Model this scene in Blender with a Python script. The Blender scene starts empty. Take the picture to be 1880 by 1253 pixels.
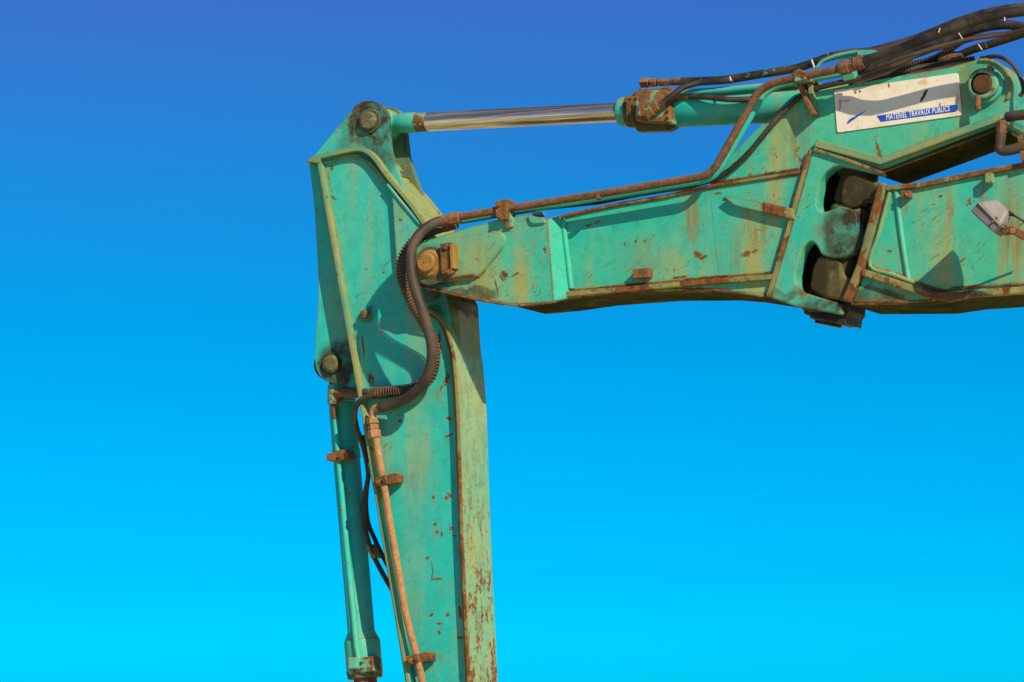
import bpy, bmesh, math, random
from mathutils import Vector, Matrix, noise
random.seed(7)
sc = bpy.context.scene
R = math.radians

# ------------------------------------------------------------------ camera
AZ, EL, DIST, FPX = R(26.0), R(6.5), 14.0, 6300.0
AIM = Vector((0, 0, 3.2))                                   # the arm's mid plane is Y = 0
FW = Vector((-math.sin(AZ)*math.cos(EL), math.cos(AZ)*math.cos(EL), math.sin(EL)))
RT = Vector((math.cos(AZ), math.sin(AZ), 0))
UP = RT.cross(FW)
CAM = AIM - DIST*FW
cd = bpy.data.cameras.new('camera'); cam = bpy.data.objects.new('camera', cd)
sc.collection.objects.link(cam); sc.camera = cam
cd.lens = FPX*36/1880; cd.sensor_width = 36; cd.clip_start = .1; cd.clip_end = 5000
cam.matrix_world = Matrix.Translation(CAM) @ Matrix((RT, UP, -FW)).transposed().to_4x4()

# ------------------------------------------------------------------ light
SUN = Vector((1.42, -1.0, 1.08)).normalized()
sd = bpy.data.lights.new('sun', 'SUN'); so = bpy.data.objects.new('sun', sd)
sc.collection.objects.link(so)
sd.energy = 3.8; sd.angle = R(.5); sd.color = (1, .9, .72)
so.rotation_euler = SUN.to_track_quat('Z', 'Y').to_euler(); so.location = (6, -6, 10)
w = bpy.data.worlds.new('World'); sc.world = w; w.use_nodes = True
N, L = w.node_tree.nodes, w.node_tree.links
N.clear()
wo = N.new('ShaderNodeOutputWorld'); bg = N.new('ShaderNodeBackground')
sky = N.new('ShaderNodeTexSky'); sky.sky_type = 'NISHITA'; sky.sun_disc = False
sky.sun_elevation = math.asin(SUN.z); sky.sun_rotation = math.atan2(SUN.x, SUN.y)
tc = N.new('ShaderNodeTexCoord'); sx = N.new('ShaderNodeSeparateXYZ')
mr = N.new('ShaderNodeMapRange'); mr.inputs[1].default_value = 0; mr.inputs[2].default_value = .25
rp_ = N.new('ShaderNodeValToRGB')
SKYRAMP = [(0.0, (0.0, 0.4443, 0.9417)), (0.0648, (0.0, 0.4272, 0.9055)), (0.1771, (0.0, 0.2912, 0.6353)), (0.2709, (0.0, 0.2489, 0.5406)), (0.3647, (0.0, 0.2264, 0.4639)), (0.4585, (0.0, 0.2073, 0.4133)), (0.5519, (0.0039, 0.1853, 0.3883)), (0.645, (0.0119, 0.1657, 0.3655)), (0.7374, (0.027, 0.1482, 0.3488)), (0.8292, (0.0482, 0.132, 0.3397)), (1.0, (0.0554, 0.1241, 0.3363))]
for i, (p, c) in enumerate(SKYRAMP):
    e = rp_.color_ramp.elements[i] if i < 2 else rp_.color_ramp.elements.new(p)
    e.position = p; e.color = (*c, 1)
rs_ = N.new('ShaderNodeVectorMath'); rs_.operation = 'SCALE'; rs_.inputs['Scale'].default_value = 2.1
mu = N.new('ShaderNodeMix'); mu.data_type = 'RGBA'; mu.blend_type = 'MULTIPLY'; mu.inputs[0].default_value = 1
gm = N.new('ShaderNodeMapRange'); gm.inputs[1].default_value = -.012; gm.inputs[2].default_value = 0
gx = N.new('ShaderNodeMix'); gx.data_type = 'RGBA'
gx.inputs[6].default_value = (4.2, 3.65, 2.4, 1)            # sunlit sandy ground below the horizon
L.new(tc.outputs['Generated'], sx.inputs[0]); L.new(sx.outputs[2], mr.inputs[0])
L.new(mr.outputs[0], rp_.inputs[0]); L.new(sky.outputs[0], mu.inputs[6]); L.new(rp_.outputs[0], rs_.inputs[0]); L.new(rs_.outputs[0], mu.inputs[7])
L.new(sx.outputs[2], gm.inputs[0]); L.new(gm.outputs[0], gx.inputs[0]); L.new(mu.outputs[2], gx.inputs[7])
L.new(gx.outputs[2], bg.inputs[0]); L.new(bg.outputs[0], wo.inputs[0])
bg.inputs[1].default_value = .1
vs = sc.view_settings
vs.view_transform = 'Standard'; vs.look = 'None'; vs.gamma = 1; vs.exposure = .45; vs.use_curve_mapping = False

# ------------------------------------------------------------------ helpers: geometry
def P(px, py, Y=0.0):
    """photo pixel -> point on the real plane at depth Y of the arm"""
    d = FW + RT*((px-940)/FPX) - UP*((py-626.5)/FPX)
    return CAM + d*((Y-CAM.y)/d.y)
def m(px): return px/450.0

ROOT = bpy.data.objects.new('excavator_arm', None)
sc.collection.objects.link(ROOT)
ROOT.location = P(1880, 430, 0); ROOT.empty_display_size = .3
ROOT['label'] = 'worn turquoise excavator arm with rusty edges, bent boom and hanging stick'
ROOT['category'] = 'excavator arm'
O0 = ROOT.location.copy()

def link(name, bm, mat, parent=ROOT, bevel=0, smooth=False, label=None, seg=2):
    bmesh.ops.recalc_face_normals(bm, faces=bm.faces)
    bmesh.ops.translate(bm, verts=bm.verts, vec=-O0)
    me = bpy.data.meshes.new(name); bm.to_mesh(me); bm.free()
    o = bpy.data.objects.new(name, me); sc.collection.objects.link(o)
    o.parent = parent
    me.materials.append(mat)
    if smooth:
        for p in me.polygons: p.use_smooth = True
        me.set_sharp_from_angle(angle=R(38))
    if bevel:
        b = o.modifiers.new('bevel', 'BEVEL'); b.width = bevel; b.segments = seg
        b.limit_method = 'ANGLE'; b.angle_limit = R(35); b.harden_normals = False
    if label: o['label'] = label
    return o

def rp(pts, n=6):
    """round polygon corners: a point may be (x, y, r) with r in photo pixels"""
    out = []
    k = len(pts)
    for i, p in enumerate(pts):
        if len(p) == 2: out.append(Vector(p)); continue
        a, b, c = Vector(pts[i-1][:2]), Vector(p[:2]), Vector(pts[(i+1) % k][:2])
        u, v = (a-b), (c-b)
        r = p[2]; r1 = min(r, u.length*.48); r2 = min(r, v.length*.48)
        s, t = b+u.normalized()*r1, b+v.normalized()*r2
        for j in range(n+1):
            q = j/n
            out.append(s*(1-q)**2 + b*2*q*(1-q) + t*q*q)
    return out

def arc(cx, cy, r, a0, a1, n=14):
    return [(cx+r*math.cos(R(a0+(a1-a0)*i/n)), cy-r*math.sin(R(a0+(a1-a0)*i/n))) for i in range(n+1)]

def add_prism(bm, xz, y0, y1):
    f = [bm.verts.new((p[0], y0, p[1])) for p in xz]
    b = [bm.verts.new((p[0], y1, p[1])) for p in xz]
    bm.faces.new(f); bm.faces.new(b[::-1])
    for i in range(len(f)):
        j = (i+1) % len(f)
        bm.faces.new((f[i], b[i], b[j], f[j]))

def XZ(pts, Y): 
    o = []
    for p in pts:
        q = P(p[0], p[1], Y); o.append((q.x, q.z))
    return o

def prism(name, pts, Yp, y0, y1, mat, parent=ROOT, bevel=.004, label=None):
    bm = bmesh.new()
    add_prism(bm, XZ(rp(pts), Yp), y0, y1)
    return link(name, bm, mat, parent, bevel, label=label)

def catmull(pts, res=8):
    pts = [Vector(p) for p in pts]
    if len(pts) < 3: return pts
    q = [2*pts[0]-pts[1]] + pts + [2*pts[-1]-pts[-2]]
    out = []
    for i in range(1, len(q)-2):
        for j in range(res):
            t = j/res
            a, b, c, d = q[i-1], q[i], q[i+1], q[i+2]
            out.append(.5*((2*b)+(c-a)*t+(2*a-5*b+4*c-d)*t*t+(3*b-a-3*c+d)*t**3))
    out.append(q[-2])
    return out

def bandpoly(path, th):
    path = [Vector(p) for p in path]
    off = []
    for i, p in enumerate(path):
        a = path[max(0, i-1)]; b = path[min(len(path)-1, i+1)]
        d = (b-a).normalized()
        off.append(p + Vector((d.y, -d.x))*th)
    return path + off[::-1]

def band(name, path, Yp, y0, y1, th, mat, parent=ROOT, bevel=.003, smooth=False, label=None):
    """a bent plate: path (pixels on plane Yp) thickened by th metres to its left/right, running y0..y1"""
    pp = [Vector(p) for p in path]
    if smooth: pp = catmull(pp, 6)
    xz = bandpoly(XZ(pp, Yp), th)
    bm = bmesh.new(); 
    n = len(xz)//2
    rows = []
    for y in (y0, y1):
        rows.append([bm.verts.new((p[0], y, p[1])) for p in xz])
    a, b = rows
    N_ = len(xz)
    for i in range(N_):
        j = (i+1) % N_
        bm.faces.new((a[i], b[i], b[j], a[j]))
    for row in rows:
        for i in range(n-1):
            bm.faces.new((row[i], row[i+1], row[N_-2-i], row[N_-1-i]))
    return link(name, bm, mat, parent, bevel, label=label)

def frame(d):
    d = d.normalized()
    u = d.cross(Vector((0, 0, 1)))
    if u.length < 1e-3: u = d.cross(Vector((0, 1, 0)))
    u.normalize(); return u, d.cross(u).normalized()

def add_tube(bm, path, r, seg=12, caps=True):
    path = [Vector(p) for p in path]
    rr = r if isinstance(r, (list, tuple)) else [r]*len(path)
    u, v = frame(path[1]-path[0])
    rings = []
    for i, p in enumerate(path):
        t = (path[min(i+1, len(path)-1)]-path[max(i-1, 0)]).normalized()
        u = (u - t*u.dot(t)).normalized(); v = t.cross(u)
        rings.append([bm.verts.new(p+(u*math.cos(2*math.pi*k/seg)+v*math.sin(2*math.pi*k/seg))*rr[i]) for k in range(seg)])
    for a, b in zip(rings, rings[1:]):
        for k in range(seg):
            bm.faces.new((a[k], a[(k+1) % seg], b[(k+1) % seg], b[k]))
    if caps:
        bm.faces.new(rings[0][::-1]); bm.faces.new(rings[-1])

def weld(pts, Y, rpx, mat, parent, name='weld_bead'):
    q = catmull([P(x, y, Y) for x, y in pts], 3)
    out = [q[0]]
    for a, b in zip(q, q[1:]):
        k = max(1, int((b-a).length/.012))
        out += [a.lerp(b, i/k) for i in range(1, k+1)]
    rr = [m(rpx*1.3)*(1+.5*noise.noise(p*70)) for p in out]
    bm = bmesh.new(); add_tube(bm, out, rr, 7)
    return link(name, bm, mat, parent, 0, True)
def px3(pts, Y=None):
    return [P(p[0], p[1], p[2] if len(p) > 2 else Y) for p in pts]

def tube(name, pts, Y, rpx, mat, parent=ROOT, res=8, seg=14, smooth=True, label=None):
    q = px3(pts, Y)
    if res: q = catmull(q, res)
    bm = bmesh.new(); add_tube(bm, q, m(rpx), seg)
    return link(name, bm, mat, parent, 0, smooth, label=label)

def bentpipe(name, pts, Y, rpx, mat, parent=ROOT, rad=20, label=None):
    """straight runs with rounded bends, like bent steel pipe"""
    q = []
    v = px3(pts, Y)
    for i, b in enumerate(v):
        if i in (0, len(v)-1): q.append(b); continue
        a, c = v[i-1], v[i+1]
        u, t = a-b, c-b
        r1 = min(m(rad), u.length*.45, t.length*.45)
        s, e = b+u.normalized()*r1, b+t.normalized()*r1
        for j in range(9):
            k = j/8; q.append(s*(1-k)**2+b*2*k*(1-k)+e*k*k)
    bm = bmesh.new(); add_tube(bm, q, m(rpx), 14)
    return link(name, bm, mat, parent, 0, True, label=label)

def helix(name, pts, Y, R_, rw, pitch, mat, parent, span=(0, 1)):
    q = catmull(px3(pts, Y), 14)
    L_ = [0]
    for a, b in zip(q, q[1:]): L_.append(L_[-1]+(b-a).length)
    tot = L_[-1]
    u, v = frame(q[1]-q[0]); fr = []
    for i, p in enumerate(q):
        t = (q[min(i+1, len(q)-1)]-q[max(i-1, 0)]).normalized()
        u = (u-t*u.dot(t)).normalized(); fr.append((u.copy(), t.cross(u)))
    out = []; s = tot*span[0]; st = pitch/9; k = 0
    while s < tot*span[1]:
        while k < len(q)-2 and L_[k+1] < s: k += 1
        f = (s-L_[k])/max(1e-6, L_[k+1]-L_[k])
        p = q[k].lerp(q[k+1], f); ph = 2*math.pi*s/pitch
        out.append(p+(fr[k][0]*math.cos(ph)+fr[k][1]*math.sin(ph))*R_)
        s += st
    bm = bmesh.new(); add_tube(bm, out, rw, 5)
    return link(name, bm, mat, parent, 0, True)

def lathe(name, a, b, prof, mat, parent=ROOT, seg=32, smooth=True, bevel=0, label=None, twist=0):
    """solid of revolution about a->b; prof = [(fraction along, radius m)]"""
    bm = bmesh.new(); add_lathe(bm, a, b, prof, seg, twist)
    return link(name, bm, mat, parent, bevel, smooth, label=label)
def add_lathe(bm, a, b, prof, seg=32, twist=0):
    d = b-a; u, v = frame(d); rings = []
    for t, r in prof:
        c = a+d*t
        rings.append([bm.verts.new(c+(u*math.cos(twist+2*math.pi*k/seg)+v*math.sin(twist+2*math.pi*k/seg))*r) for k in range(seg)])
    for p, q in zip(rings, rings[1:]):
        for k in range(seg): bm.faces.new((p[k], p[(k+1) % seg], q[(k+1) % seg], q[k]))
    bm.faces.new(rings[0][::-1]); bm.faces.new(rings[-1])

def ycyl(name, px, py, Yf, rpx, depth, mat, parent=ROOT, seg=28, prof=None, label=None, bevel=.003):
    """cylinder along the depth axis whose front disc is at plane Yf"""
    a = P(px, py, Yf); b = a+Vector((0, depth, 0))
    r = m(rpx)
    return lathe(name, a, b, prof or [(0, r), (1, r)], mat, parent, seg, True, bevel, label)
def bolt(px, py, Yf, rpx, mat, parent, depth=.012, label=None):
    o = ycyl('bolt', px, py, Yf, rpx, depth, mat, parent, seg=6, bevel=.0015)
    return o

def nut(name, a, b, r, mat, parent=ROOT, seg=6):
    return lathe(name, a, b, [(0, r*.86), (.08, r), (.92, r), (1, r*.86)], mat, parent, seg, False, .0012)

def obox(name, c, ax, sz, mat, parent=ROOT, bevel=.003, label=None):
    """box at c with axes ax (3 vectors) and full sizes sz"""
    bm = bmesh.new(); vs_ = []
    A = [v.normalized() for v in ax]
    for i in (-1, 1):
        for j in (-1, 1):
            for k in (-1, 1):
                vs_.append(bm.verts.new(c+A[0]*i*sz[0]/2+A[1]*j*sz[1]/2+A[2]*k*sz[2]/2))
    for f in ((0,1,3,2),(4,6,7,5),(0,4,5,1),(2,3,7,6),(0,2,6,4),(1,5,7,3)):
        bm.faces.new([vs_[i] for i in f])
    return link(name, bm, mat, parent, bevel, label=label)

# ------------------------------------------------------------------ helpers: materials
class NT:
    def __init__(s, name):
        s.mat = bpy.data.materials.new(name); s.mat.use_nodes = True
        s.t = s.mat.node_tree; s.t.nodes.clear()
        s.out = s.n('ShaderNodeOutputMaterial'); s.bsdf = s.n('ShaderNodeBsdfPrincipled')
        s.l(s.bsdf.outputs[0], s.out.inputs[0])
        s.geo = s.n('ShaderNodeNewGeometry')
        s.pos = s.geo.outputs['Position']
    def n(s, t): return s.t.nodes.new(t)
    def l(s, a, b): s.t.links.new(a, b)
    def set(s, sock, v):
        if hasattr(v, 'links') or isinstance(v, bpy.types.NodeSocket): s.l(v, sock)
        else: sock.default_value = v
    def math(s, op, a, b=0, clamp=False):
        n = s.n('ShaderNodeMath'); n.operation = op; n.use_clamp = clamp
        s.set(n.inputs[0], a); s.set(n.inputs[1], b); return n.outputs[0]
    def vm(s, op, a, b=None):
        n = s.n('ShaderNodeVectorMath'); n.operation = op
        s.set(n.inputs[0], a)
        if b is not None: s.set(n.inputs[1], b)
        return n.outputs['Value'] if op in ('DOT_PRODUCT', 'LENGTH') else n.outputs[0]
    def noise(s, scale, detail=4, rough=.55, vec=None, stretch=None, off=0, dist=0):
        v = vec or s.pos
        if off: v = s.vm('ADD', v, (off, off*1.7, off*.6))
        if stretch: v = s.vm('MULTIPLY', v, stretch)
        n = s.n('ShaderNodeTexNoise'); n.inputs['Scale'].default_value = scale
        n.inputs['Detail'].default_value = detail; n.inputs['Roughness'].default_value = rough
        n.inputs['Distortion'].default_value = dist
        s.l(v, n.inputs['Vector']); return n.outputs[0]
    def ramp(s, f, a, b, o0=0., o1=1., smooth=True):
        n = s.n('ShaderNodeMapRange'); n.interpolation_type = 'SMOOTHSTEP' if smooth else 'LINEAR'
        s.set(n.inputs[0], f)
        for i, v in zip((1, 2, 3, 4), (a, b, o0, o1)): s.set(n.inputs[i], v)
        return n.outputs[0]
    def mix(s, f, a, b, mode='MIX'):
        n = s.n('ShaderNodeMix'); n.data_type = 'RGBA'; n.blend_type = mode
        s.set(n.inputs[0], f)
        for sock, v in ((n.inputs[6], a), (n.inputs[7], b)):
            if isinstance(v, tuple): v = (*v, 1) if len(v) == 3 else v
            s.set(sock, v)
        return n.outputs[2]
    def bump(s, h, strength=.3, dist=.002):
        n = s.n('ShaderNodeBump'); n.inputs['Strength'].default_value = strength
        n.inputs['Distance'].default_value = dist
        s.l(h, n.inputs['Height']); s.l(n.outputs[0], s.bsdf.inputs['Normal'])
    def finish(s, col, rough, metal=0., spec=.5):
        s.set(s.bsdf.inputs['Base Color'], col if not isinstance(col, tuple) else (*col, 1))
        s.set(s.bsdf.inputs['Roughness'], rough); s.set(s.bsdf.inputs['Metallic'], metal)
        s.bsdf.inputs['Specular IOR Level'].default_value = spec
        return s.mat

RUST_A, RUST_B, RUST_D = (.25, .095, .026), (.13, .05, .015), (.04, .02, .009)
TEAL_A, TEAL_B = (.012, .45, .35), (.04, .47, .335)
OCHRE = (.34, .32, .085)

def stain(t, vec, px, py, rx, ry, ang=0, Y=-.13, soft=.0):
    """soft ragged mask round a spot on the plate; ang in degrees turns the long axis"""
    c = P(px, py, Y); a = R(ang)
    A = Vector((math.cos(a), 0, math.sin(a)))/m(rx); B = Vector((-math.sin(a), 0, math.cos(a)))/m(ry)
    d = t.vm('SUBTRACT', vec, tuple(c))
    x = t.vm('DOT_PRODUCT', d, tuple(A)); z = t.vm('DOT_PRODUCT', d, tuple(B))
    cb = t.n('ShaderNodeCombineXYZ'); t.l(x, cb.inputs[0]); t.l(z, cb.inputs[1])
    return t.ramp(t.vm('LENGTH', cb.outputs[0]), 1.0, soft)

def paint(name, dust=.5, chips=.5, rust=.2, edge=.8, up=.6, stains=(), base=(TEAL_A, TEAL_B), spec=.22, Y=-.13, scale=1., scratch=.5, thr=.585, contour=0., low=0.):
    t = NT(name)
    big = t.noise(1.7*scale, 4, .6, off=3.1)
    mid = t.noise(7*scale, 5, .6, off=1.3)
    fine = t.noise(55, 5, .65)
    run = t.noise(1.0, 5, .6, stretch=(9, 9, 1.1), off=2.2)
    col = t.mix(t.ramp(big, .35, .65), base[0], base[1])
    col = t.mix(t.ramp(mid, .4, .75, 0, .35), col, tuple(min(1, c*1.12+.01) for c in base[1]))
    # ochre film: dust in vertical runs, plus warm highlight tone painted on upward faces
    d1 = t.math('MULTIPLY', t.ramp(run, .42, .72), t.ramp(big, .3, .62))
    sz_ = t.n('ShaderNodeSeparateXYZ'); t.l(t.geo.outputs['Normal'], sz_.inputs[0])
    d2 = t.math('MULTIPLY', t.ramp(sz_.outputs[2], .15, .9), up)
    d2 = t.math('MULTIPLY', d2, t.ramp(mid, .25, .55, .45, 1.))
    df = t.math('ADD', t.math('MULTIPLY', d1, dust), t.math('ADD', d2, t.ramp(fine, .5, .75, 0, .2*dust)), True)
    col = t.mix(df, col, OCHRE)
    # warp for ragged outlines
    wn = t.n('ShaderNodeTexNoise'); wn.inputs['Scale'].default_value = 16; wn.inputs['Detail'].default_value = 5
    t.l(t.pos, wn.inputs['Vector'])
    warp = t.vm('ADD', t.pos, t.vm('MULTIPLY', t.vm('SUBTRACT', wn.outputs[1], (.5, .5, .5)), (.09, .09, .09)))
    warp2 = t.vm('ADD', t.pos, t.vm('MULTIPLY', t.vm('SUBTRACT', wn.outputs[1], (.5, .5, .5)), (.02, .02, .02)))
    rs = None; gr = None; chalo = None; rmask = 0.
    crag = t.ramp(t.noise(105, 6, .8, off=7.1), .36, .64, .0, 1.6, False)
    for s_ in stains:
        kind = s_[0]
        if kind == 'run':     # rusty water run, soft, broken into streaks
            k = t.math('MULTIPLY', stain(t, warp, *s_[1:5], 0, Y), t.ramp(t.noise(1, 5, .6, stretch=(38, 38, 3)), .36, .62))
            k = t.math('MULTIPLY', k, s_[5])
            rs = k if rs is None else t.math('MAXIMUM', rs, k)
        elif kind == 'grime':
            k = t.math('MULTIPLY', t.ramp(stain(t, warp, s_[1], s_[2], s_[3]*1.45, s_[4]*1.45, 0, Y), 0., .4), t.math('MULTIPLY', t.ramp(t.noise(13, 6, .7, off=3.7), .3, .6, .35, 1.), s_[5]))
            gr = k if gr is None else t.math('MAXIMUM', gr, k)
        elif kind == 'chip':  # bare rusted patch with hard outline
            k0 = t.math('MULTIPLY', stain(t, warp2, s_[1], s_[2], s_[3]*1.4, s_[4]*1.4, s_[5], Y), crag); k = t.ramp(k0, .30, .40)
            chalo = k0 if chalo is None else t.math('MAXIMUM', chalo, k0)
            rmask = t.math('MAXIMUM', rmask, k)
    if rs is not None:
        col = t.mix(rs, col, (.27, .145, .022))
    if chalo is not None: col = t.mix(t.ramp(chalo, .08, .34, 0, .55), col, (.25, .17, .045))
    # paint chips: small rusted spots in patches, with a stained halo running down
    zone = t.ramp(t.noise(2.3*scale, 3, .6, off=5.7), .62-.3*chips, .78-.3*chips)
    if low:
        pz = t.n('ShaderNodeSeparateXYZ'); t.l(t.pos, pz.inputs[0])
        zone = t.math('ADD', t.math('MULTIPLY', zone, .7), t.ramp(pz.outputs[2], P(860, 720, -.13).z, P(880, 1250, -.13).z, -.15, low, False))
    spot = t.math('ADD', t.math('MULTIPLY', t.noise(15, 8, .74, off=.4, stretch=(1.5, 1.5, .75)), .65), t.math('MULTIPLY', t.noise(48, 5, .7, off=.9), .35))
    spot0 = spot
    spot = t.math('MULTIPLY', spot, t.math('ADD', t.math('MULTIPLY', zone, .3), .7))
    cm = t.ramp(spot, thr, thr+.02)
    halo = t.ramp(spot, thr-.06, thr+.02, 0, .6)
    # pin-prick specks and thin rust contours where the film has lifted
    speck = t.math('MULTIPLY', t.ramp(t.noise(130, 2, .5, off=2.9), .67, .70), t.ramp(t.noise(6, 3, .6, off=1.9), .40, .62))
    cm = t.math('MAXIMUM', cm, t.math('MULTIPLY', speck, .85))
    if contour:
        ln = t.math('MULTIPLY', t.ramp(t.math('ABSOLUTE', t.math('SUBTRACT', spot0, .545)), .010, .004), t.math('MULTIPLY', zone, contour))
        cm = t.math('MAXIMUM', cm, ln)
    # scratches
    sv = t.n('ShaderNodeMapping'); sv.inputs['Rotation'].default_value = (0, R(33), 0)
    t.l(t.pos, sv.inputs[0]); svo = t.vm('MULTIPLY', sv.outputs[0], (17, 40, 130))
    sc1 = t.noise(1, 3, .6, vec=svo, dist=1.2)
    cm2 = t.math('MULTIPLY', t.ramp(sc1, .63, .66), t.ramp(t.noise(4.5, 3, .6, off=8.8), .52, .58))
    sv2 = t.n('ShaderNodeMapping'); sv2.inputs['Rotation'].default_value = (0, R(-24), 0)
    t.l(t.pos, sv2.inputs[0]); svo2 = t.vm('MULTIPLY', sv2.outputs[0], (140, 40, 20))
    cm3 = t.math('MULTIPLY', t.ramp(t.noise(1, 3, .6, vec=svo2, dist=1.4), .64, .67), t.ramp(t.noise(5.5, 3, .6, off=4.1), .53, .58))
    cm = t.math('MAXIMUM', cm, t.math('MULTIPLY', t.math('MAXIMUM', cm2, cm3), scratch))
    # rust patches
    rn = t.noise(6, 8, .68, off=9.3)
    rp2 = t.ramp(rn, .74-.22*rust, .77-.22*rust)
    # worn edges and welds
    bv = t.n('ShaderNodeBevel'); bv.samples = 6; bv.inputs['Radius'].default_value = .011
    dt = t.vm('DOT_PRODUCT', bv.outputs[0], t.geo.outputs['Normal'])
    en = t.noise(13, 8, .76, off=4.4)
    em = t.math('MULTIPLY', t.ramp(dt, .995, .86), t.ramp(en, .60-.25*edge, .68-.25*edge))
    ehalo = t.math('MULTIPLY', t.ramp(dt, .999, .9), t.ramp(en, .25, .6, 0, .7*edge), True)
    col = t.mix(ehalo, col, (.26, .19, .05))
    col = t.mix(halo, col, (.30, .19, .04))
    col = t.mix(t.ramp(t.noise(22, 6, .7, off=5.2), .42, .72, 0, .35), col, tuple(c*.55+.008 for c in base[0]))
    if gr is not None: col = t.mix(gr, col, (.042, .030, .013))
    rm = t.math('MAXIMUM', t.math('MAXIMUM', cm, rp2), em)
    rm = t.math('MAXIMUM', rm, rmask)
    rc = t.mix(t.ramp(t.noise(40, 6, .7), .35, .68), RUST_B, RUST_A)
    rc = t.mix(t.ramp(t.noise(19, 4, .6, off=6.1), .5, .75, 0, .8), rc, RUST_D)
    col = t.mix(rm, col, rc)
    rough = t.math('ADD', t.ramp(fine, .3, .7, .38, .55), t.math('MULTIPLY', t.math('MAXIMUM', rm, df), .3), True)
    h = t.math('ADD', t.math('MULTIPLY', fine, .25), t.math('MULTIPLY', rm, t.math('SUBTRACT', t.noise(120, 4, .7), 1.1)))
    h = t.math('ADD', h, t.math('MULTIPLY', mid, .8))
    t.bump(h, .55, .0025)
    return t.finish(col, rough, 0., spec)

def rusty(name, a=RUST_A, b=RUST_B, d=RUST_D, dust=.3, dustc=(.36, .27, .12), rough=.82, teal=0.):
    t = NT(name)
    n1 = t.noise(26, 7, .7); n2 = t.noise(9, 5, .6, off=2.7); n3 = t.noise(90, 4, .65)
    col = t.mix(t.ramp(n1, .35, .65), b, a)
    col = t.mix(t.ramp(n2, .52, .7, 0, .8), col, d)
    col = t.mix(t.ramp(n3, .45, .7, 0, dust), col, dustc)
    sz_ = t.n('ShaderNodeSeparateXYZ'); t.l(t.geo.outputs['Normal'], sz_.inputs[0])
    col = t.mix(t.math('MULTIPLY', t.ramp(sz_.outputs[2], .1, .9), dust), col, dustc)
    if teal: col = t.mix(t.ramp(t.noise(14, 6, .65, off=7.7), .62-.25*teal, .66-.25*teal), col, (.15, .33, .19))
    t.bump(t.math('ADD', n1, t.math('MULTIPLY', n3, .5)), .6, .003)
    return t.finish(col, rough, 0., .25)

def rubber(name, a=(.022, .017, .012), b=(.075, .052, .032), dust=.5, fleck=0.):
    t = NT(name)
    n1 = t.noise(8, 5, .65); n2 = t.noise(70, 4, .6, stretch=(1, 1, 1))
    col = t.mix(t.math('MULTIPLY', t.ramp(n1, .35, .7), dust), a, b)
    col = t.mix(t.ramp(n2, .58, .75, 0, .35*dust), col, (.15, .105, .06))
    if fleck: col = t.mix(t.ramp(t.noise(38, 5, .7, off=6.6), .60, .64, 0, fleck), col, (.09, .33, .24))
    t.bump(n2, .3, .001)
    return t.finish(col, t.ramp(n1, .3, .7, .5, .75), 0., .35)

def plain(name, c, rough=.5, var=.15, metal=0., scale=20, dirt=0., dirtc=(.2, .13, .06)):
    t = NT(name)
    n1 = t.noise(scale, 5, .6)
    col = t.mix(t.ramp(n1, .3, .7, 0, 1), tuple(x*(1-var) for x in c), tuple(min(1, x*(1+var)) for x in c))
    if dirt: col = t.mix(t.ramp(t.noise(11, 6, .65, off=3.3), .6-.2*dirt, .8-.2*dirt, 0, dirt), col, dirtc)
    t.bump(t.noise(140, 3), .08, .001)
    return t.finish(col, rough, metal)

# spots seen on the real plates: (kind, photo x, photo y, half width, half height, strength | angle)
ST_STICK = [('grime', 680, 224, 52, 52, 1.), ('grime', 700, 262, 44, 52, .8), ('grime', 672, 262, 60, 30, .45), ('grime', 608, 668, 42, 46, 1.),
  ('grime', 640, 230, 22, 30, .4), ('grime', 668, 577, 16, 16, .5), ('run', 700, 600, 40, 22, .5), ('grime', 790, 560, 34, 26, .7),
  ('grime', 800, 545, 40, 20, .9), ('run', 735, 385, 20, 22, .5), ('run', 748, 890, 26, 40, .9), ('run', 770, 900, 70, 90, .35), ('run', 620, 640, 22, 60, .6), ('run', 760, 1120, 60, 90, .3), ('chip', 584, 340, 6, 22, 0), ('chip', 588, 372, 5, 10, 0), ('run', 800, 1215, 22, 36, .7), ('run', 790, 725, 30, 24, .8), ('run', 800, 980, 40, 30, .5), ('run', 815, 1080, 30, 30, .5),
  ('chip', 602, 335, 3.2, 26, 8), ('chip', 608, 362, 11, 4, -35), ('chip', 606, 309, 5, 7, 10),
  ('chip', 679, 695, 8, 13, 20), ('chip', 664, 635, 2.6, 26, 6), ('chip', 817, 697, 6, 15, -20), ('chip', 808, 712, 3, 8, -25),
  ('chip', 739, 404, 5, 3.5, 0), ('chip', 722, 376, 6, 5, 0), ('chip', 670, 495, 3, 3, 0), ('chip', 702, 500, 4, 2.5, 30),
  ('chip', 733, 773, 6, 4, 0), ('chip', 822, 768, 7, 4, -10), ('chip', 822, 800, 10, 3.5, 25), ('chip', 824, 909, 9, 4, -35),
  ('chip', 797, 963, 5, 3, 10), ('chip', 799, 976, 4, 5, 0), ('chip', 826, 970, 6, 5, 0), ('chip', 808, 982, 4, 6, 0), ('chip', 832, 984, 5, 3, 0),
  ('chip', 818, 915, 6, 5, 0), ('chip', 793, 914, 5, 4, 0), ('chip', 791, 1050, 2, 22, 0), ('chip', 800, 1063, 12, 2.5, -5),
  ('chip', 805, 1146, 8, 4, 0), ('chip', 804, 1162, 5, 5, 0), ('chip', 819, 1129, 5, 6, 0), ('chip', 789, 1130, 6, 3, 25), ('chip', 843, 1170, 9, 3.5, 0), ('chip', 843, 1125, 4, 16, 15)]
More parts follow.
